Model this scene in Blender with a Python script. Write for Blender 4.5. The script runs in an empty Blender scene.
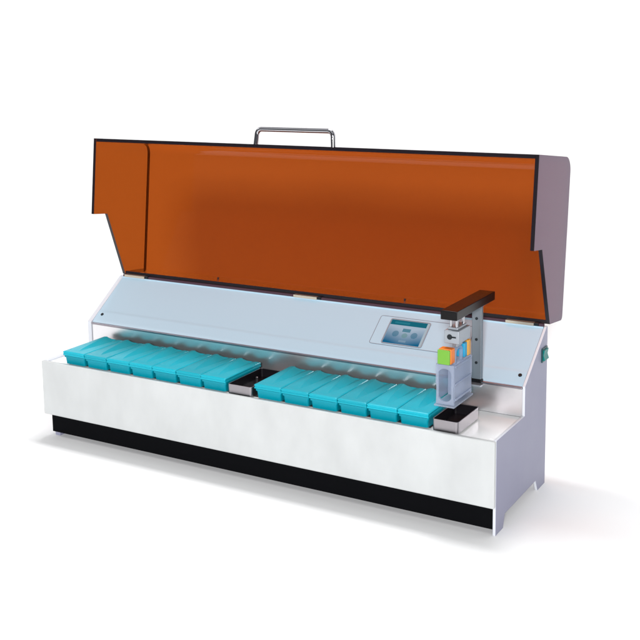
import bpy, bmesh, math, random
from mathutils import Vector, Matrix
random.seed(4)
sc = bpy.context.scene
C = sc.collection
R_ = math.radians

# ------------------------------------------------------------------ dimensions (metres)
W, H0, H1, H2, H3, D1, D = 1.2, 0.060, 0.1975, 0.2593, 0.3578, 0.1758, 0.3130

# ------------------------------------------------------------------ materials
def mat(name, col, rough=0.5, metal=0.0, coat=0.0, spec=0.5, emit=None, es=0.0):
    m = bpy.data.materials.new(name); m.use_nodes = True
    b = m.node_tree.nodes['Principled BSDF']
    b.inputs['Base Color'].default_value = (*col, 1)
    b.inputs['Roughness'].default_value = rough
    b.inputs['Metallic'].default_value = metal
    b.inputs['Coat Weight'].default_value = coat
    b.inputs['Specular IOR Level'].default_value = spec
    if emit:
        b.inputs['Emission Color'].default_value = (*emit, 1)
        b.inputs['Emission Strength'].default_value = es
    return m

def noisy(m, scale=6.0, amt=0.06, ramt=0.12, bump=0.0, stretch=(1, 1, 1), bscale=None):
    """slight uneven tone, roughness and relief on a real surface"""
    nt = m.node_tree; b = nt.nodes['Principled BSDF']
    tc = nt.nodes.new('ShaderNodeTexCoord'); mp = nt.nodes.new('ShaderNodeMapping')
    mp.inputs['Scale'].default_value = stretch
    nt.links.new(tc.outputs['Object'], mp.inputs['Vector'])
    n = nt.nodes.new('ShaderNodeTexNoise'); n.inputs['Scale'].default_value = scale
    n.inputs['Detail'].default_value = 5
    nt.links.new(mp.outputs['Vector'], n.inputs['Vector'])
    c = b.inputs['Base Color'].default_value[:]
    mx = nt.nodes.new('ShaderNodeMix'); mx.data_type = 'RGBA'
    mx.inputs['A'].default_value = tuple(v * (1 - amt) for v in c[:3]) + (1,)
    mx.inputs['B'].default_value = tuple(min(1, v * (1 + amt)) for v in c[:3]) + (1,)
    nt.links.new(n.outputs['Fac'], mx.inputs['Factor'])
    nt.links.new(mx.outputs['Result'], b.inputs['Base Color'])
    r = b.inputs['Roughness'].default_value
    mr = nt.nodes.new('ShaderNodeMapRange')
    mr.inputs['From Min'].default_value = 0.3; mr.inputs['From Max'].default_value = 0.7
    mr.inputs['To Min'].default_value = max(0.02, r - ramt); mr.inputs['To Max'].default_value = r + ramt
    nt.links.new(n.outputs['Fac'], mr.inputs['Value'])
    nt.links.new(mr.outputs['Result'], b.inputs['Roughness'])
    if bump:
        n2 = nt.nodes.new('ShaderNodeTexNoise'); n2.inputs['Scale'].default_value = bscale or scale * 3
        nt.links.new(mp.outputs['Vector'], n2.inputs['Vector'])
        bp = nt.nodes.new('ShaderNodeBump'); bp.inputs['Strength'].default_value = bump
        bp.inputs['Distance'].default_value = 0.002
        nt.links.new(n2.outputs['Fac'], bp.inputs['Height'])
        nt.links.new(bp.outputs['Normal'], b.inputs['Normal'])
    return m

M = {}
M['backdrop'] = mat('white_paper', (0.84, 0.84, 0.84), 0.9, spec=0.0)
M['front'] = noisy(mat('white_enamel', (0.50, 0.515, 0.517), 0.45, spec=0.3), 14, 0.16, 0.10, 0.05, (1, 1, 0.55))
M['side'] = noisy(mat('shaded_white_enamel', (0.26, 0.264, 0.36), 0.42, spec=0.4), 5, 0.03, 0.08)  # white enamel in shade; the shade is put into this grey-lilac
M['edge_white'] = mat('pale_enamel', (0.62, 0.64, 0.69), 0.4)
M['slope'] = noisy(mat('pale_blue_enamel', (0.405, 0.555, 0.66), 0.36), 3, 0.012, 0.02)
M['shelf'] = noisy(mat('white_shelf_enamel', (0.88, 0.89, 0.89), 0.22), 8, 0.03, 0.08)
M['steel'] = noisy(mat('brushed_steel', (0.93, 0.92, 0.94), 0.31, 0.95), 22, 0.03, 0.02, 0.0, (0.6, 1, 3), 14)
M['rail'] = mat('rail_metal', (0.36, 0.33, 0.37), 0.3, 1.0)
M['black'] = noisy(mat('black_paint', (0.003, 0.0032, 0.004), 0.7, spec=0.03), 30, 0.1, 0.05)
M['beam'] = mat('black_gloss', (0.004, 0.0035, 0.004), 0.22, spec=0.2)
M['gap_dark'] = mat('gap_black', (0.010, 0.010, 0.012), 0.6)
M['teal'] = noisy(mat('teal_plastic', (0.0, 0.255, 0.335), 0.36, spec=0.22), 14, 0.05, 0.06)
M['teal_lid'] = noisy(mat('teal_lid_plastic', (0.004, 0.35, 0.445), 0.31, spec=0.25), 14, 0.05, 0.06, 0.06, (1, 1, 1), 60)
M['dish'] = noisy(mat('dish_steel', (0.36, 0.34, 0.36), 0.34, 1.0), 18, 0.05, 0.06, 0.08, (1, 1, 3), 20)
M['dish_in'] = mat('dish_dark_inside', (0.006, 0.005, 0.007), 0.4, spec=0.2)  # very dark inner surface of the dishes
M['chrome'] = mat('chrome', (0.50, 0.50, 0.53), 0.09, 1.0)
M['post'] = noisy(mat('grey_anodised', (0.20, 0.23, 0.26), 0.4, 0.6), 30, 0.05, 0.06, 0, (3, 3, 0.6))
M['block'] = mat('machined_aluminium', (0.34, 0.37, 0.41), 0.35, 0.5)
M['strip'] = mat('mauve_strip', (0.07, 0.04, 0.055), 0.7, spec=0.1)
M['brass'] = mat('hinge_metal', (0.62, 0.55, 0.45), 0.3, 0.8)
M['ink'] = mat('grey_ink', (0.20, 0.22, 0.26), 0.5)
M['bezel'] = mat('grey_bezel', (0.26, 0.28, 0.32), 0.35)
M['green'] = mat('green_tag', (0.14, 0.36, 0.03), 0.4)
M['orange'] = mat('orange_tag', (0.72, 0.18, 0.015), 0.4)
M['blue'] = mat('blue_tag', (0.01, 0.28, 0.48), 0.4)
M['amber'] = mat('amber_tag', (0.62, 0.30, 0.04), 0.4)
M['switch'] = mat('switch_teal', (0.0, 0.17, 0.155), 0.3, spec=0.3)
M['switch_frame'] = mat('switch_frame', (0.004, 0.05, 0.055), 0.3)
M['screw'] = mat('dark_screw', (0.015, 0.02, 0.025), 0.4, 0.5)
M['overlay'] = mat('overlay_film', (0.41, 0.56, 0.665), 0.33)

def vary(m, amt=0.09):
    nt = m.node_tree; b = nt.nodes['Principled BSDF']
    src = b.inputs['Base Color'].links[0].from_socket
    oi = nt.nodes.new('ShaderNodeObjectInfo'); mr = nt.nodes.new('ShaderNodeMapRange')
    mr.inputs['To Min'].default_value = 1 - amt; mr.inputs['To Max'].default_value = 1 + amt
    nt.links.new(oi.outputs['Random'], mr.inputs['Value'])
    hs = nt.nodes.new('ShaderNodeHueSaturation'); nt.links.new(mr.outputs['Result'], hs.inputs['Value'])
    nt.links.new(src, hs.inputs['Color']); nt.links.new(hs.outputs['Color'], b.inputs['Base Color'])
vary(M['teal']); vary(M['teal_lid'])

def rackmat():
    m = bpy.data.materials.new('frosted_plastic'); m.use_nodes = True
    nt = m.node_tree; b = nt.nodes['Principled BSDF']
    b.inputs['Base Color'].default_value = (0.52, 0.57, 0.67, 1)
    b.inputs['Roughness'].default_value = 0.25
    tr = nt.nodes.new('ShaderNodeBsdfTranslucent'); tr.inputs['Color'].default_value = (0.55, 0.60, 0.72, 1)
    tp = nt.nodes.new('ShaderNodeBsdfTransparent'); tp.inputs['Color'].default_value = (0.82, 0.86, 0.92, 1)
    m1 = nt.nodes.new('ShaderNodeMixShader'); m1.inputs[0].default_value = 0.30
    m2 = nt.nodes.new('ShaderNodeMixShader'); m2.inputs[0].default_value = 0.58
    out = nt.nodes['Material Output']
    nt.links.new(b.outputs[0], m1.inputs[1]); nt.links.new(tr.outputs[0], m1.inputs[2])
    nt.links.new(m1.outputs[0], m2.inputs[1]); nt.links.new(tp.outputs[0], m2.inputs[2])
    nt.links.new(m2.outputs[0], out.inputs[0])
    return m
M['rack'] = rackmat()

def acrylic(name, tint, trans, diffuse, fac_trans, ior=1.5, rough=0.03, spec_tint=(1, 1, 1)):
    """tinted acrylic sheet: clear tint + a little cloudy body + surface gloss"""
    m = bpy.data.materials.new(name); m.use_nodes = True
    nt = m.node_tree; nt.nodes.remove(nt.nodes['Principled BSDF'])
    out = nt.nodes['Material Output']
    tp = nt.nodes.new('ShaderNodeBsdfTransparent'); tp.inputs['Color'].default_value = (*tint, 1)
    tl = nt.nodes.new('ShaderNodeBsdfTranslucent'); tl.inputs['Color'].default_value = (*trans, 1)
    df = nt.nodes.new('ShaderNodeBsdfDiffuse'); df.inputs['Color'].default_value = (*diffuse, 1)
    ad = nt.nodes.new('ShaderNodeMixShader'); ad.inputs[0].default_value = 0.35
    nt.links.new(tl.outputs[0], ad.inputs[1]); nt.links.new(df.outputs[0], ad.inputs[2])
    mx = nt.nodes.new('ShaderNodeMixShader'); mx.inputs[0].default_value = fac_trans
    nt.links.new(ad.outputs[0], mx.inputs[1]); nt.links.new(tp.outputs[0], mx.inputs[2])
    gl = nt.nodes.new('ShaderNodeBsdfGlossy'); gl.inputs['Roughness'].default_value = rough
    gl.inputs['Color'].default_value = (*spec_tint, 1)
    fr = nt.nodes.new('ShaderNodeFresnel'); fr.inputs['IOR'].default_value = ior
    m2 = nt.nodes.new('ShaderNodeMixShader')
    geo = nt.nodes.new('ShaderNodeNewGeometry')
    # gloss only from the side the surface faces (avoids total reflection inside a thin sheet)
    inv = nt.nodes.new('ShaderNodeMath'); inv.operation = 'SUBTRACT'; inv.inputs[0].default_value = 1.0
    nt.links.new(geo.outputs['Backfacing'], inv.inputs[1])
    ml = nt.nodes.new('ShaderNodeMath'); ml.operation = 'MULTIPLY'
    nt.links.new(fr.outputs[0], ml.inputs[0]); nt.links.new(inv.outputs[0], ml.inputs[1])
    nt.links.new(ml.outputs[0], m2.inputs[0])
    nt.links.new(mx.outputs[0], m2.inputs[1]); nt.links.new(gl.outputs[0], m2.inputs[2])
    nt.links.new(m2.outputs[0], out.inputs[0])
    return m
M['amber_sheet'] = acrylic('amber_acrylic', (0.655, 0.305, 0.112), (0.55, 0.16, 0.03), (0.26, 0.05, 0.012), 0.80, ior=1.34)
M['end_reflection'] = acrylic('mauve_reflection_face', (0.55, 0.26, 0.12), (0.16, 0.08, 0.16), (0.24, 0.11, 0.25), 0.07, ior=1.27, rough=0.12)  # pale mauve reflection on the outer end face, painted in as its colour
M['sheet_edge'] = mat('dark_sheet_edge', (0.010, 0.007, 0.010), 0.22, spec=0.5)

# ------------------------------------------------------------------ mesh helpers
def link(name, bm, mats, parent=None, bevel=0.0, seg=2, smooth=True, recalc=True):
    if recalc: bmesh.ops.recalc_face_normals(bm, faces=bm.faces)
    me = bpy.data.meshes.new(name); bm.to_mesh(me); bm.free()
    for m in (mats if isinstance(mats, (list, tuple)) else [mats]): me.materials.append(m)
    o = bpy.data.objects.new(name, me); C.objects.link(o)
    if parent is not None: o.parent = parent
    if bevel:
        b = o.modifiers.new('bevel', 'BEVEL'); b.width = bevel; b.segments = seg
        b.limit_method = 'ANGLE'; b.angle_limit = R_(35); b.harden_normals = False
    if smooth:
        for p in me.polygons: p.use_smooth = True
        try: me.set_sharp_from_angle(angle=R_(32))
        except Exception: pass
        wn = o.modifiers.new('weighted', 'WEIGHTED_NORMAL'); wn.keep_sharp = True; wn.weight = 90
    return o

def box(bm, x0, x1, y0, y1, z0, z1, mi=0):
    v = [bm.verts.new(p) for p in ((x0,y0,z0),(x1,y0,z0),(x1,y1,z0),(x0,y1,z0),(x0,y0,z1),(x1,y0,z1),(x1,y1,z1),(x0,y1,z1))]
    fs = []
    for q in ((3,2,1,0),(4,5,6,7),(0,1,5,4),(1,2,6,5),(2,3,7,6),(3,0,4,7)):
        f = bm.faces.new([v[i] for i in q]); f.material_index = mi; fs.append(f)
    return fs

def prism(bm, poly, a, b, fn, mi=0, cap=None, side_mi=None):
    """poly of (u,v); fn(u,v,w) -> point; extruded from w=a to w=b"""
    A = [bm.verts.new(fn(u, v, a)) for u, v in poly]; B = [bm.verts.new(fn(u, v, b)) for u, v in poly]
    f1 = bm.faces.new(A); f2 = bm.faces.new(list(reversed(B)))
    f1.material_index = mi if cap is None else cap[0]; f2.material_index = mi if cap is None else cap[1]
    n = len(poly)
    for i in range(n):
        f = bm.faces.new((A[i], B[i], B[(i+1) % n], A[(i+1) % n]))
        f.material_index = side_mi[i] if side_mi else mi
    return A, B

def tube(bm, path, r, n=14, caps=True):
    path = [Vector(p) for p in path]; rings = []
    up = None
    for i, p in enumerate(path):
        t = ((path[min(i+1, len(path)-1)] - p).normalized() + (p - path[max(i-1, 0)]).normalized()).normalized()
        if up is None:
            up = t.orthogonal().normalized()
        up = (up - t * up.dot(t)).normalized(); s = t.cross(up)
        rings.append([bm.verts.new(p + r * (math.cos(2*math.pi*k/n) * up + math.sin(2*math.pi*k/n) * s)) for k in range(n)])
    for a, b in zip(rings, rings[1:]):
        for k in range(n): bm.faces.new((a[k], a[(k+1) % n], b[(k+1) % n], b[k]))
    if caps: bm.faces.new(list(reversed(rings[0]))); bm.faces.new(rings[-1])

def cyl(bm, p, q, r, n=18): tube(bm, [p, q], r, n)

def arc(cx, cy, r, a0, a1, n):
    return [(cx + r*math.cos(R_(a0 + (a1-a0)*i/n)), cy + r*math.sin(R_(a0 + (a1-a0)*i/n))) for i in range(n+1)]

def rrect(u0, u1, v0, v1, r, n=5):
    return arc(u1-r, v0+r, r, -90, 0, n) + arc(u1-r, v1-r, r, 0, 90, n) + arc(u0+r, v1-r, r, 90, 180, n) + arc(u0+r, v0+r, r, 180, 270, n)

def thing(name, label, cat, loc=(0, 0, 0), group=None):
    o = bpy.data.objects.new(name, None); C.objects.link(o); o.location = loc
    o.empty_display_size = 0.05
    o['label'] = label; o['category'] = cat
    if group: o['group'] = group
    return o
def yz(u, v, w): return (w, u, v)

# ------------------------------------------------------------------ backdrop (paper sweep)
def make_backdrop():
    bm = bmesh.new()
    prof = [(-9.0, 0.0), (0.95, 0.0)] + [(0.95 + 0.45*math.sin(R_(a)), 0.45 - 0.45*math.cos(R_(a))) for a in range(6, 91, 6)] + [(1.4, 3.6)]
    rows = [[bm.verts.new((x, v, z)) for x in (-7.0, 7.0)] for v, z in prof]
    for a, b in zip(rows, rows[1:]): bm.faces.new((a[0], a[1], b[1], b[0]))
    o = link('backdrop', bm, M['backdrop'], recalc=False)
    o['kind'] = 'structure'
make_backdrop()

# ------------------------------------------------------------------ the machine
machine = thing('slide_stainer', 'long white bench-top slide stainer with an open amber lid and a black plinth', 'lab machine', (W/2, D/2, 0))
MO = Vector((W/2, D/2, 0))
def part(name, bm, mats, parent=None, **k):
    bmesh.ops.translate(bm, verts=bm.verts, vec=-MO)
    return link(name, bm, mats, parent or machine, **k)

# white front panel
bm = bmesh.new(); box(bm, 0, W, 0, 0.010, H0, H1)
part('front_panel', bm, M['front'], bevel=0.0022, seg=3)
# black plinth
bm = bmesh.new(); box(bm, 0.0145, 1.1930, 0.012, 0.02, 0.012, H0 - 0.0005)
part('plinth', bm, M['black'], bevel=0.001)
# end walls of the body
SL = D - 0.006                                   # where the slope meets the top
prof_r = [(0.0105, 0), (0.053, 0), (0.063, 0.027), (0.250, 0.027), (0.264, 0.0), (D, 0), (D, H3), (SL, H3), (D1 - 0.003, H2 + 0.001), (D1 - 0.003, H1 + 0.0), (0.0105, H1)]
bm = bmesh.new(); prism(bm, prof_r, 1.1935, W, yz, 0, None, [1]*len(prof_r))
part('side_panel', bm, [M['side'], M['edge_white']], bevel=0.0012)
prof_l = [(0.0105, H0), (D, H0), (D, H3), (SL, H3), (D1 - 0.003, H2 + 0.001), (D1 - 0.003, H1), (0.0105, H1)]
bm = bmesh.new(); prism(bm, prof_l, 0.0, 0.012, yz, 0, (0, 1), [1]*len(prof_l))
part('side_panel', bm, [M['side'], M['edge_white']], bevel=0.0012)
for y0, y1 in ((0.0203, 0.06), (0.262, 0.305)):
    bm = bmesh.new(); box(bm, 0.0150, 0.031, y0, y1, 0.0, H0 - 0.0003)
    part('foot', bm, M['side'], bevel=0.001)
# plate added to keep light out of the body, back wall, top strip
bm = bmesh.new(); box(bm, 0.0325, 1.193, 0.021, D - 0.0065, 0.040, 0.046)
part('light_block_plate', bm, M['side'])
bm = bmesh.new(); box(bm, 0.0125, 1.193, D - 0.006, D - 0.0005, H0 + 0.001, H3 - 0.0045)
part('back_panel', bm, M['side'])
bm = bmesh.new(); box(bm, 0.0125, 1.193, SL - 0.004, D - 0.0005, H3 - 0.004, H3 - 0.0006)
part('top_strip', bm, M['slope'])
# shelf the trays stand on
bm = bmesh.new(); box(bm, 0.0125, 1.193, 0.0105, D1 - 0.0005, H1 - 0.014, H1 - 0.0045)
part('tray_shelf', bm, M['shelf'])
bm = bmesh.new(); box(bm, 0.070, 1.052, 0.026, 0.125, H1 - 0.004, H1 - 0.0022)
part('dark_gap_sheet', bm, M['gap_dark'])  # dark sheet added under the trays to darken the gaps between them
# steel splash panel behind the trays
bm = bmesh.new(); box(bm, 0.0125, 1.193, D1, D1 + 0.004, H1 - 0.004, H2 - 0.006)
part('splash_panel', bm, M['steel'])
bm = bmesh.new(); box(bm, 0.0125, 1.193, D1 - 0.0045, D1 + 0.003, H2 - 0.0055, H2 - 0.0005)
part('guide_rail', bm, M['rail'], bevel=0.0012)

# sloped panel, folded once near its foot
sl_v = Vector((0, SL - D1, H3 - H2)); sl_len = sl_v.length; sl_d = sl_v / sl_len
sl_n = Vector((0, -sl_d.z, sl_d.y))
def slp(x, s, off=0.0): return Vector((x, D1, H2)) + sl_d * (s * sl_len) + sl_n * off
bm = bmesh.new()
pr = [(0.0, -0.0015), (0.06, 0.0002), (0.20, 0.0008), (0.235, 0.0006), (0.27, -0.0002), (1.0, -0.0008), (1.0, -0.004), (0.0, -0.0045)]
prism(bm, pr, 0.0125, 1.193, lambda u, v, w: slp(w, u, v))
slope = part('sloped_panel', bm, M['slope'])
for x in (0.0297, 1.1800):
    bm = bmesh.new(); cyl(bm, slp(x, 0.165, -0.001), slp(x, 0.165, 0.0022), 0.0042)
    part('screw', bm, M['screw'], slope, bevel=0.0006)

# control panel: film overlay with an engraved outline, framed screen
bm = bmesh.new()
def rect_ring(bm, x0, x1, s0, s1, w, z0, z1, r=0.004, mi=0):
    o = rrect(x0, x1, s0*sl_len, s1*sl_len, r); i_ = rrect(x0+w, x1-w, s0*sl_len+w, s1*sl_len-w, max(r-w, 0.0006))
    n = len(o)
    P = lambda p, z: bm.verts.new(slp(p[0], p[1]/sl_len, z))
    ot = [P(p, z1) for p in o]; it = [P(p, z1) for p in i_]; ob = [P(p, z0) for p in o]; ib = [P(p, z0) for p in i_]
    for k in range(n):
        j = (k+1) % n
        for q in ((ot[k], ot[j], it[j], it[k]), (ob[k], ob[j], ot[j], ot[k]), (it[k], it[j], ib[j], ib[k])):
            f = bm.faces.new(q); f.material_index = mi
def rect_plate(bm, x0, x1, s0, s1, z0, z1, r=0.003, mi=0):
    prism(bm, [(p[0], p[1]/sl_len) for p in rrect(x0, x1, s0*sl_len, s1*sl_len, r)], z0, z1, lambda u, v, w: slp(u, v, w), mi)
rect_plate(bm, 0.8105, 1.044, 0.345, 0.845, -0.0007, 0.0003, 0.005, 0)
rect_ring(bm, 0.8095, 1.045, 0.340, 0.850, 0.0014, -0.0007, 0.0006, 0.006, 1)
ctrl = part('control_panel', bm, [M['overlay'], M['ink']], recalc=True)
bm = bmesh.new(); rect_ring(bm, 0.8385, 0.9395, 0.365, 0.812, 0.0022, 0.0, 0.0022, 0.005)
part('screen_frame', bm, M['bezel'], ctrl)
# screen picture is laid out in the panel's own x / s coordinates
def screen_mat():
    m = bpy.data.materials.new('lcd_screen'); m.use_nodes = True
    nt = m.node_tree; b = nt.nodes['Principled BSDF']
    at = nt.nodes.new('ShaderNodeAttribute'); at.attribute_name = 'lcd'
    b.inputs['Roughness'].default_value = 0.12
    b.inputs['Base Color'].default_value = (0.005, 0.01, 0.015, 1); b.inputs['Specular IOR Level'].default_value = 0.12
    nt.links.new(at.outputs['Color'], b.inputs['Emission Color']); b.inputs['Emission Strength'].default_value = 0.8
    return m
M['lcd'] = screen_mat()
bm = bmesh.new()
NX, NS = 96, 64
X0, X1, S0, S1 = 0.8415, 0.9365, 0.385, 0.795
cl = bm.loops.layers.float_color.new('lcd')
def lerp(a, b, t): t = max(0, min(1, t)); return tuple(p + (q-p)*t for p, q in zip(a, b))
def rb(u, v, cu, cv, hu, hv): return abs(u-cu) < hu and abs(v-cv) < hv
def lcd(u, v):
    teal = (0.0, 0.19, 0.27)
    if u > 0.945: return (0.62, 0.74, 0.82)
    if v > 0.79:
        c = teal
        if rb(u, v, 0.30, 0.895, 0.20, 0.035): c = (0.02, 0.28, 0.38)
        return c
    base = lerp((0.0, 0.17, 0.36), (0.60, 0.74, 0.90), (v - 0.02)/0.68 + 0.25*math.exp(-((u-0.5)/0.32)**2) - 0.12)
    if rb(u, v, 0.49, 0.60, 0.10, 0.065): base = lerp(base, (0.02, 0.25, 0.36), 0.8)
    if math.hypot((u-0.24)/0.085, (v-0.42)/0.13) < 1: base = lerp(base, (0.03, 0.22, 0.36), 0.6)
    if math.hypot((u-0.73)/0.085, (v-0.42)/0.13) < 1: base = lerp(base, (0.03, 0.22, 0.36), 0.6)
    if math.hypot((u-0.49)/0.075, (v-0.38)/0.10) < 1: base = lerp(base, (0.20, 0.42, 0.40), 0.6)
    if rb(u, v, 0.49, 0.13, 0.09, 0.04): base = lerp(base, (0.35, 0.52, 0.66), 0.7)
    return base
g = [[bm.verts.new(slp(X0+(X1-X0)*i/NX, S0+(S1-S0)*j/NS, 0.0010)) for j in range(NS+1)] for i in range(NX+1)]
for i in range(NX):
    for j in range(NS):
        f = bm.faces.new((g[i][j], g[i+1][j], g[i+1][j+1], g[i][j+1]))
        c = lcd((i+.5)/NX, (j+.5)/NS)
        for l in f.loops: l[cl] = (*c, 1)
part('display_screen', bm, M['lcd'], ctrl, recalc=False, smooth=False)

# power switch on the end wall
bm = bmesh.new(); prism(bm, rrect(0.272, 0.3065, 0.2855, 0.3165, 0.002), W - 0.001, W + 0.003, lambda u, v, w: (w, u, v))
sw = part('power_switch', bm, M['switch_frame'], bevel=0.0008)
bm = bmesh.new(); prism(bm, [(W + 0.002, 0.289), (W + 0.0075, 0.290), (W + 0.004, 0.301), (W + 0.0065, 0.3125), (W + 0.002, 0.313)], 0.2755, 0.303, lambda u, v, w: (u, w, v))
part('rocker', bm, M['switch'], sw, bevel=0.0008)

# ------------------------------------------------------------------ lid
TH, LY, LZ, XL, XR, TB, T1, T2, S1_, S2_ = 0.1123, 0.3994, 0.3524, 0.0062, 1.2044, 0.0872, 0.1679, 0.2197, 0.1664, 0.3637
def lidp(s, t, x):
    return (x, LY + s*math.sin(TH) - t*math.cos(TH), LZ + s*math.cos(TH) + t*math.sin(TH))
d = 0.0085
RC = 0.034
def shell_section():
    outer = [(0, TB)] + arc(0.010, 0.010, 0.010, 180, 270, 4) + [p for p in arc(S2_-RC, RC, RC, -90, 0, 10)] + [(S2_, T2)]
    inner = [(d, TB)] + arc(0.012+d*0.2, 0.012+d*0.2, 0.004, 180, 270, 4) + [p for p in arc(S2_-RC, RC, RC-d, -90, 0, 10)] + [(S2_-d, T2)]
    return outer, inner
outer, inner = shell_section()
bm = bmesh.new()
xa, xb = XL + d + 0.0006, XR - d - 0.0006
n = len(outer)
NXL = 1
OA = [bm.verts.new(lidp(*p, xa)) for p in outer]; OB = [bm.verts.new(lidp(*p, xb)) for p in outer]
IA = [bm.verts.new(lidp(*p, xa)) for p in inner]; IB = [bm.verts.new(lidp(*p, xb)) for p in inner]
for k in range(n-1):
    for q, mi in (((OA[k], OA[k+1], OB[k+1], OB[k]), 0), ((IA[k], IB[k], IB[k+1], IA[k+1]), 0), ((OA[k], IA[k], IA[k+1], OA[k+1]), 1), ((OB[k], OB[k+1], IB[k+1], IB[k]), 1)):
        f = bm.faces.new(q); f.material_index = mi
for k in (0, n-1):
    f = bm.faces.new((OA[k], OB[k], IB[k], IA[k])); f.material_index = 1
lid = part('lid', bm, [M['amber_sheet'], M['sheet_edge']])
lid['label'] = 'amber see-through lid standing open with black edges'
endp = [(0, TB)] + arc(0.010, 0.010, 0.010, 180, 270, 4) + arc(S2_-RC, RC, RC, -90, 0, 10) + [(S2_, T2), (S1_, T2), (S1_, T1)]
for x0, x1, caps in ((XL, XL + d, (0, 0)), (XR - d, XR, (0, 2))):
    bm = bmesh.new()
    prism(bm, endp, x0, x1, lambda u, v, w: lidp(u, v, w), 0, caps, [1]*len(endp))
    part('end_panel', bm, [M['amber_sheet'], M['sheet_edge'], M['end_reflection']], lid)
# chrome bar handle on the lid's front wall (now uppermost)
bm = bmesh.new()
hx0, hx1, ht, hh, hr = 0.4985, 0.7110, T2 - 0.020, 0.0365, 0.0058
path = [(hx0, 0.0)] + [(hx0 + 0.0015, hh - 0.020)] + [(hx0 + 0.0145 - 0.0125*math.cos(R_(a)), hh - 0.013 + 0.013*math.sin(R_(a))) for a in range(0, 91, 15)]
path = path + [(hx0 + hx1 - u, v) for u, v in reversed(path)]
tube(bm, [lidp(S2_ + v, ht, u) for u, v in path], hr, 16)
part('handle', bm, M['chrome'], lid)
bm = bmesh.new(); box(bm, 0.0125, 1.193, D - 0.0075, D - 0.0006, H3 - 0.0030, H3 + 0.0047)
part('hinge_strip', bm, M['strip'], bevel=0.0008)
# hinges along the top strip, each with its dark knuckle
for x0, x1 in ((0.022, 0.090), (0.560, 0.626), (1.108, 1.172)):
    bm = bmesh.new()
    box(bm, x0, x1, D - 0.0125, D - 0.001, H3 + 0.0049, H3 + 0.0060)
    cyl(bm, (x0, D - 0.006, H3 + 0.0040), (x1, D - 0.006, H3 + 0.0040), 0.0022, 12)
    box(bm, x0, x1, D - 0.0128, D - 0.0105, H3 - 0.0002, H3 + 0.0060)
    hg = part('hinge', bm, M['brass'], lid)
    bm = bmesh.new(); cyl(bm, (x1 + 0.0005, D - 0.007, H3 + 0.0030), (x1 + 0.010, D - 0.007, H3 + 0.0030), 0.0042, 12)
    part('knuckle', bm, M['screw'], lid)
for x in (0.296, 0.838):
    bm = bmesh.new(); cyl(bm, lidp(d, TB*0.55, x), lidp(d + 0.006, TB*0.55, x), 0.0028, 10)
    part('hinge_screw', bm, M['chrome'], lid)

# ------------------------------------------------------------------ gripper arm on its post
bm = bmesh.new(); box(bm, 1.0845, 1.1195, 0.000, 0.205, 0.4300, 0.4485)
arm = part('gripper_arm', bm, M['beam'], bevel=0.0015)
bm = bmesh.new(); box(bm, 1.0858, 1.1072, 0.160, 0.170, 0.266, 0.4297)
for z in (0.320, 0.375): pass
part('post', bm, M['post'], arm, bevel=0.001)
for z in (0.302, 0.352, 0.397):
    bm = bmesh.new(); cyl(bm, (1.0965, 0.1605, z), (1.0965, 0.1585, z), 0.0030, 12)
    part('post_screw', bm, M['screw'], arm)
bm = bmesh.new(); box(bm, 1.076, 1.1085, 0.157, D1 - 0.005, 0.2595, 0.2657)
part('carriage', bm, M['beam'], arm, bevel=0.001)
bm = bmesh.new(); box(bm, 1.074, 1.107, 0.160, D1 - 0.0005, 0.2480, 0.2530)
part('carriage_plate', bm, M['block'], arm, bevel=0.001)
# gripper head: block with a bore, hung on rods
bm = bmesh.new(); box(bm, 1.0795, 1.1110, 0.030, 0.090, 0.3745, 0.4010)
box(bm, 1.0850, 1.1060, 0.036, 0.084, 0.4012, 0.4065)
head = part('gripper_head', bm, M['block'], arm, bevel=0.0012)
bm = bmesh.new(); cyl(bm, (1.0915, 0.0305, 0.388), (1.0915, 0.0293, 0.388), 0.0055, 16)
box(bm, 1.096, 1.105, 0.0293, 0.0303, 0.3865, 0.3895)
part('bore', bm, M['screw'], arm)
for x, y in ((1.0895, 0.042), (1.1015, 0.042), (1.0895, 0.076), (1.1015, 0.076), (1.0955, 0.058)):
    bm = bmesh.new(); cyl(bm, (x, y, 0.4066), (x, y, 0.4298), 0.0030, 12)
    part('rod', bm, M['chrome'], arm)
bm = bmesh.new(); box(bm, 1.0905, 1.1010, 0.045, 0.075, 0.3640, 0.3743)
part('hook', bm, M['block'], arm, bevel=0.001)

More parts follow.
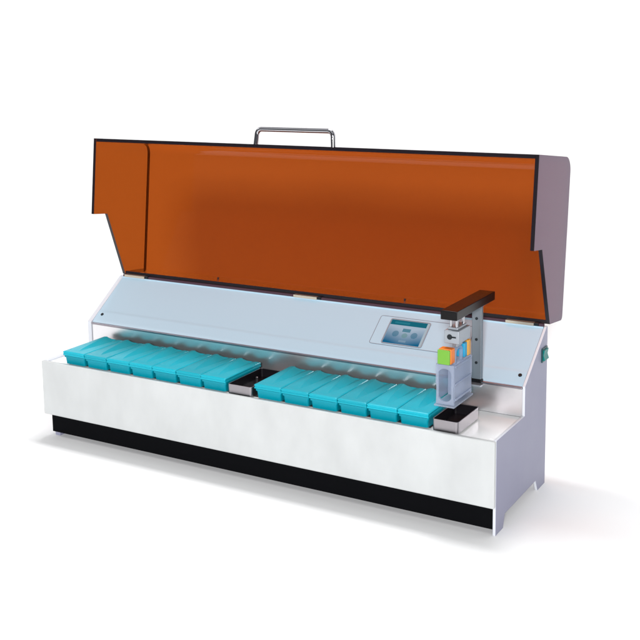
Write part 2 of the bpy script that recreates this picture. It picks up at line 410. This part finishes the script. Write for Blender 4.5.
# ------------------------------------------------------------------ slide rack hanging from the gripper
RX0, RX1, RY0, RY1, RZ0, RZ1 = 1.0695, 1.1075, 0.014, 0.108, 0.2525, 0.3340
rack = thing('slide_rack', 'frosted plastic slide rack with green and orange tags hanging from the black arm', 'slide rack', ((RX0+RX1)/2, (RY0+RY1)/2, RZ0))
RO = Vector(rack.location)
def rpart(name, bm, m, parent=None, **k):
    bmesh.ops.translate(bm, verts=bm.verts, vec=-RO); return link(name, bm, m, parent or rack, **k)
def end_frame(y0, y1, z0, z1):
    """rack end: a plate with a tall arched opening"""
    bm = bmesh.new()
    o = [(RX0, z0), (RX1, z0), (RX1 - 0.0008, z0 + 0.035), (RX1 + 0.0005, z0 + 0.042), (RX1 + 0.0005, z1), (RX0 - 0.0005, z1), (RX0 - 0.0005, z0 + 0.042), (RX0 + 0.0008, z0 + 0.035)]
    cx = (RX0 + RX1)/2; r = 0.0135
    i_ = [(cx - r, z0 + 0.014)] + [(cx + r*math.cos(R_(a)), z0 + 0.016 + 0.010*math.sin(R_(a))) for a in range(200, 341, 20)] + [(cx + r, z0 + 0.014)]
    i_ += [(cx + r*math.cos(R_(a)), z1 - 0.018 + 0.010*math.sin(R_(a))) for a in range(0, 181, 20)]
    def ring(y):
        return [bm.verts.new((p[0], y, p[1])) for p in o], [bm.verts.new((p[0], y, p[1])) for p in i_]
    of, inf = ring(y0); ob, inb = ring(y1)
    for O, I in ((of, inf), (ob, inb)):
        es = [bm.edges.new((L[k], L[(k+1) % len(L)])) for L in (O, I) for k in range(len(L))]
        bmesh.ops.triangle_fill(bm, edges=es, use_beauty=True)
    for A, B in ((of, ob), (inf, inb)):
        for k in range(len(A)): bm.faces.new((A[k], A[(k+1) % len(A)], B[(k+1) % len(B)], B[k]))
    return bm
rpart('end_frame', end_frame(RY0, RY0 + 0.005, RZ0, RZ1), M['rack'])
rpart('end_frame', end_frame(RY1 - 0.005, RY1, RZ0 + 0.002, RZ1), M['rack'])
for x0, x1 in ((RX0, RX0 + 0.0018), (RX1 - 0.0018, RX1)):
    bm = bmesh.new(); box(bm, x0, x1, RY0 + 0.0055, RY1 - 0.0055, RZ0 + 0.006, RZ1 - 0.001)
    sgn = 1 if x1 == RX1 else -1
    xo = x1 if sgn > 0 else x0
    for z, h in ((RZ1 - 0.006, 0.005), (RZ0 + 0.040, 0.004), (RZ0 + 0.009, 0.004)):
        a, b = (xo + 0.0002, xo + 0.0026) if sgn > 0 else (xo - 0.0026, xo - 0.0002)
        box(bm, a, b, RY0 + 0.006, RY1 - 0.006, z, z + h)
    rpart('side_wall', bm, M['rack'], bevel=0.0006)
bm = bmesh.new(); box(bm, RX0 - 0.003, RX1 + 0.003, RY0 - 0.004, RY1 + 0.002, RZ0 - 0.0045, RZ0 - 0.0003)
rpart('base_flange', bm, M['rack'], bevel=0.0012)
bm = bmesh.new()
for k in range(4):
    y = RY0 + 0.052 + k*0.0105
    box(bm, RX0 + 0.0035, RX1 - 0.0035, y, y + 0.0011, RZ0 + 0.004, RZ1 - 0.006)
rpart('slides', bm, M['rack'])
bm = bmesh.new()
hp = [(1.0960, RY0 + 0.030, RZ1 - 0.003), (1.0960, RY0 + 0.030, RZ1 + 0.018)] + [(1.0960, RY0 + 0.047 - 0.017*math.cos(R_(a)), RZ1 + 0.018 + 0.009*math.sin(R_(a))) for a in range(20, 161, 20)] + [(1.0960, RY0 + 0.064, RZ1 + 0.018), (1.0960, RY0 + 0.064, RZ1 - 0.003)]
tube(bm, hp, 0.0042, 12); rpart('carry_handle', bm, M['rack'])
bm = bmesh.new(); box(bm, 1.0725, 1.0985, RY0 - 0.001, RY0 + 0.0045, RZ1 + 0.0006, RZ1 + 0.0300)
tg = rpart('front_tag', bm, M['green'], bevel=0.0014)
bm = bmesh.new(); box(bm, 1.0730, 1.1000, RY0 + 0.0047, RY0 + 0.024, RZ1 + 0.0006, RZ1 + 0.0312)
rpart('front_tag_block', bm, M['orange'], bevel=0.0014)
bm = bmesh.new(); box(bm, 1.0800, 1.1030, RY0 + 0.066, RY0 + 0.080, RZ1 + 0.0006, RZ1 + 0.0300)
rpart('rear_tag', bm, M['blue'], bevel=0.0014)
bm = bmesh.new(); box(bm, 1.0810, 1.1050, RY0 + 0.0803, RY0 + 0.094, RZ1 + 0.0006, RZ1 + 0.0330)
rpart('rear_tag_block', bm, M['amber'], bevel=0.0014)

# ------------------------------------------------------------------ teal reagent trays
TW, TDp, TH_ = 0.0700, 0.146, 0.0325                   # lid width, depth, height of the rim
def make_tray(label):
    t = thing('reagent_tray', label, 'reagent tray', group='teal lidded reagent trays on the white shelf')
    bm = bmesh.new()
    def loft(rings, cap0=True, cap1=True):
        vs = [[bm.verts.new((u, v, z)) for u, v in rg] for rg, z in rings]
        if cap0: bm.faces.new(list(reversed(vs[0])))
        for A, B in zip(vs, vs[1:]):
            for k in range(len(A)): bm.faces.new((A[k], A[(k+1) % len(A)], B[(k+1) % len(B)], B[k]))
        if cap1: bm.faces.new(vs[-1])
    def rg(w, y): return rrect(-w/2, w/2, y, TDp - y, 0.005, 4)
    loft([(rg(0.0610, 0.0050), 0.0), (rg(0.0632, 0.0032), 0.0165), (rg(0.0676, 0.0012), 0.0170), (rg(0.0680, 0.0010), 0.0212)])
    link('tray_body', bm, M['teal'], t)
    # lid: rim, stepped lip, and a top with one curved ridge falling away to the right
    bm = bmesh.new()
    NV = 60
    hw = TW/2 - 0.0005
    cols = [('a', i/16) for i in range(17)] + [('b', w) for w in (0.03, 0.06, 0.10, 0.2, 0.3, 0.4, 0.5, 0.6, 0.7, 0.8, 0.9, 1.0)] + [('c', i/12) for i in range(1, 13)]
    NU = len(cols) - 1
    def place(seg, w, v):
        """w runs 0..1 across one of three strips: left ramp, scoop, right-hand rib"""
        k = max(0.0, min(1.0, (v - 0.10)/0.80)); kk = max(0.0, (v - 0.10)/0.90)
        ua = 0.58 - 0.33*kk**0.60; ub = 0.60 + 0.23*kk
        amp = 0.0044*k**0.7
        dip = 0.0086*min(1.0, k*2.2)
        if seg == 'a':
            u = ua*w; h = amp*min(1.0, w*1.6)**0.8 + 0.0007*min(1, k*6)*max(0, (w - 0.86)/0.14)
        elif seg == 'b':
            u = ua + (ub - ua)*w
            top = amp + 0.0007*min(1, k*6)
            if w <= 0.60: h = top - dip*(w/0.60)**0.9
            else: h = (top - dip) + (0.0010*min(1, k*6) - (top - dip))*((w - 0.60)/0.40)
        else:
            u = ub + (1 - ub)*w
            h = 0.0010*min(1, k*6)*(1 - w*0.6)
        e = min(u, 1-u)*TW
        return u, h*min(1.0, e/0.003)*min(1.0, v*TDp/0.006)*min(1.0, (1-v)*TDp/0.004)
    g = []
    for i, (sg, w) in enumerate(cols):
        row = []
        for j in range(NV+1):
            v = j/NV; u, h = place(sg, w, v)
            row.append(bm.verts.new((-hw + 2*hw*u, v*TDp, TH_ + h - (0.0014 if j == 0 or i in (0, NU) or j == NV else 0))))
        g.append(row)
    for i in range(NU):
        for j in range(NV): bm.faces.new((g[i][j], g[i+1][j], g[i+1][j+1], g[i][j+1]))
    rim = [g[i][0] for i in range(NU+1)] + [g[NU][j] for j in range(1, NV+1)] + [g[i][NV] for i in range(NU-1, -1, -1)] + [g[0][j] for j in range(NV-1, 0, -1)]
    cx, cy = 0, TDp/2
    prev = rim
    for dz, ins in ((0.0285, 0.0), (0.0278, 0.0010), (0.0262, 0.0010), (0.0255, 0.0), (0.0222, 0.0), (0.0217, 0.004)):
        nr = []
        for vtx in rim:
            x, y = vtx.co.x, vtx.co.y
            nx = x - math.copysign(min(ins, abs(x)), x) if abs(abs(x) - hw) < 1e-5 else max(-hw + ins, min(hw - ins, x))
            ny = max(ins, min(TDp - ins, y))
            nr.append(bm.verts.new((nx, ny, dz)))
        for k in range(len(rim)):
            j = (k+1) % len(rim); bm.faces.new((prev[k], nr[k], nr[j], prev[j]))
        prev = nr
    bm.faces.new(prev)
    link('tray_lid', bm, M['teal_lid'], t)
    return t
def copy_thing(src, label):
    o = src.copy(); C.objects.link(o); o['label'] = label
    for ch in list(src.children):
        c = ch.copy(); C.objects.link(c); c.parent = o
    return o
ordn = ['first', 'second', 'third', 'fourth', 'fifth', 'sixth', 'seventh']
labs = []
for i in range(7):
    if i == 0: s = 'teal lidded tray at the far end of the row of seven, beside bare shelf'
    elif i == 6: s = 'last teal lidded tray in the row of seven, beside the empty steel dish'
    else: s = ordn[i] + ' teal lidded tray from the left in the row of seven'
    labs.append((0.0630 + 0.0704*(i + 0.5), s))
for i in range(6):
    if i == 0: s = 'first teal lidded tray in the row of six, just right of the empty steel dish'
    elif i == 5: s = 'last teal tray in the row of six, next to the dish under the slide rack'
    else: s = ordn[i] + ' teal tray from the left in the row of six'
    labs.append((0.6320 + 0.0704*(i + 0.5), s))
proto = None
for x, s in labs:
    if proto is None: proto = make_tray(s); o = proto
    else: o = copy_thing(proto, s)
    o.rotation_euler = (0, 0, R_(random.uniform(-0.35, 0.35)))
    o.location = (x + random.uniform(-0.0003, 0.0003), 0.0118 + random.uniform(0, 0.0010), H1 - 0.0018)

# ------------------------------------------------------------------ open steel dishes
def make_dish(label, x0, x1, y0, y1, h):
    t = thing('steel_dish', label, 'steel dish', ((x0+x1)/2, y0, H1 - 0.0018), 'open steel dishes on the white shelf')
    hw = (x1-x0)/2; dp = y1-y0; th = 0.0016
    o = rrect(-hw, hw, 0, dp, 0.006, 5); i_ = rrect(-hw+th, hw-th, th, dp-th, 0.0048, 5)
    bm = bmesh.new(); n = len(o)
    ob = [bm.verts.new((u, v, 0)) for u, v in o]; ot = [bm.verts.new((u, v, h)) for u, v in o]
    it = [bm.verts.new((u, v, h)) for u, v in i_]
    bm.faces.new(list(reversed(ob)))
    for k in range(n):
        j = (k+1) % n
        bm.faces.new((ob[k], ob[j], ot[j], ot[k])); bm.faces.new((ot[k], ot[j], it[j], it[k]))
    ib = [bm.verts.new((u, v, h - 0.0008)) for u, v in i_]
    for k in range(n):
        j = (k+1) % n; bm.faces.new((it[k], it[j], ib[j], ib[k]))
    link('dish_wall', bm, M['dish'], t, recalc=False)
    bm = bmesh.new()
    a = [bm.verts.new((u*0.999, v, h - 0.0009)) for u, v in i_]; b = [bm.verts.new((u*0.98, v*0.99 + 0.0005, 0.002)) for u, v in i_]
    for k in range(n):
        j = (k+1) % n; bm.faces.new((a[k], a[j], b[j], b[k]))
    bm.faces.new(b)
    link('dish_inside', bm, M['dish_in'], t, recalc=False)
    return t
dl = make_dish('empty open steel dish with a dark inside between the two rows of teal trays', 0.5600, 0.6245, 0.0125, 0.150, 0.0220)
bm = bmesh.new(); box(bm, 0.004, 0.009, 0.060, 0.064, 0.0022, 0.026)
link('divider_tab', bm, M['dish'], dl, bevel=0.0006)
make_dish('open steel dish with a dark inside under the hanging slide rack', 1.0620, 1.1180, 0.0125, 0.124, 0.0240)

# ------------------------------------------------------------------ camera
cam = bpy.data.cameras.new('camera'); co = bpy.data.objects.new('camera', cam); C.objects.link(co)
yaw, pitch, roll, F = 0.52924934, -0.15518346, -0.0135563, 1057.78757
f = Vector((-math.sin(yaw)*math.cos(pitch), math.cos(yaw)*math.cos(pitch), math.sin(pitch)))
r = f.cross(Vector((0, 0, 1))).normalized(); u = r.cross(f)
r2 = math.cos(roll)*r + math.sin(roll)*u; u2 = -math.sin(roll)*r + math.cos(roll)*u
mtx = Matrix((r2, u2, -f)).transposed().to_4x4(); mtx.translation = Vector((1.90182141, -1.8591819, 0.94587976))
co.matrix_world = mtx
cam.sensor_width = 36.0; cam.lens = F/640*36.0
cam.shift_y = -100/640
cam.clip_start = 0.05; cam.clip_end = 60
sc.camera = co

# ------------------------------------------------------------------ light
wd = bpy.data.worlds.new('World'); sc.world = wd; wd.use_nodes = True
bg = wd.node_tree.nodes['Background']; bg.inputs['Color'].default_value = (0.90, 0.92, 1.0, 1); bg.inputs['Strength'].default_value = 0.14
def area(name, loc, target, sx, sy, power, col=(1, 1, 1)):
    l = bpy.data.lights.new(name, 'AREA'); l.shape = 'RECTANGLE'; l.size = sx; l.size_y = sy; l.energy = power; l.color = col
    o = bpy.data.objects.new(name, l); C.objects.link(o); o.location = loc
    o.rotation_euler = (Vector(target) - Vector(loc)).to_track_quat('-Z', 'Y').to_euler()
    return o
area("overhead_softbox", (0.2, -1.7, 3.2), (0.3, -1.3, 0), 5.6, 2.2, 36)
area('front_softbox', (3.5, -6.2, 2.5), (0.4, 0.4, 0.4), 1.0, 0.8, 720)
rs = area('rear_softbox', (0.40, 0.80, 3.3), (0.5, -1.2, 0), 1.6, 0.5, 50)
rs.data.spread = R_(110)
bl = area('backdrop_fill', (-2.3, -0.6, 2.5), (-1.5, 1.4, 0.55), 1.2, 0.8, 15)  # added unseen light that whitens the left of the backdrop
bl.data.spread = R_(110)

sc.view_settings.view_transform = 'Standard'; sc.view_settings.look = 'None'
sc.view_settings.exposure = -0.40; sc.view_settings.gamma = 1.0
sc.cycles.max_bounces = 14; sc.cycles.transparent_max_bounces = 24
sc.cycles.caustics_reflective = False; sc.cycles.caustics_refractive = False
sc.cycles.use_denoising = True
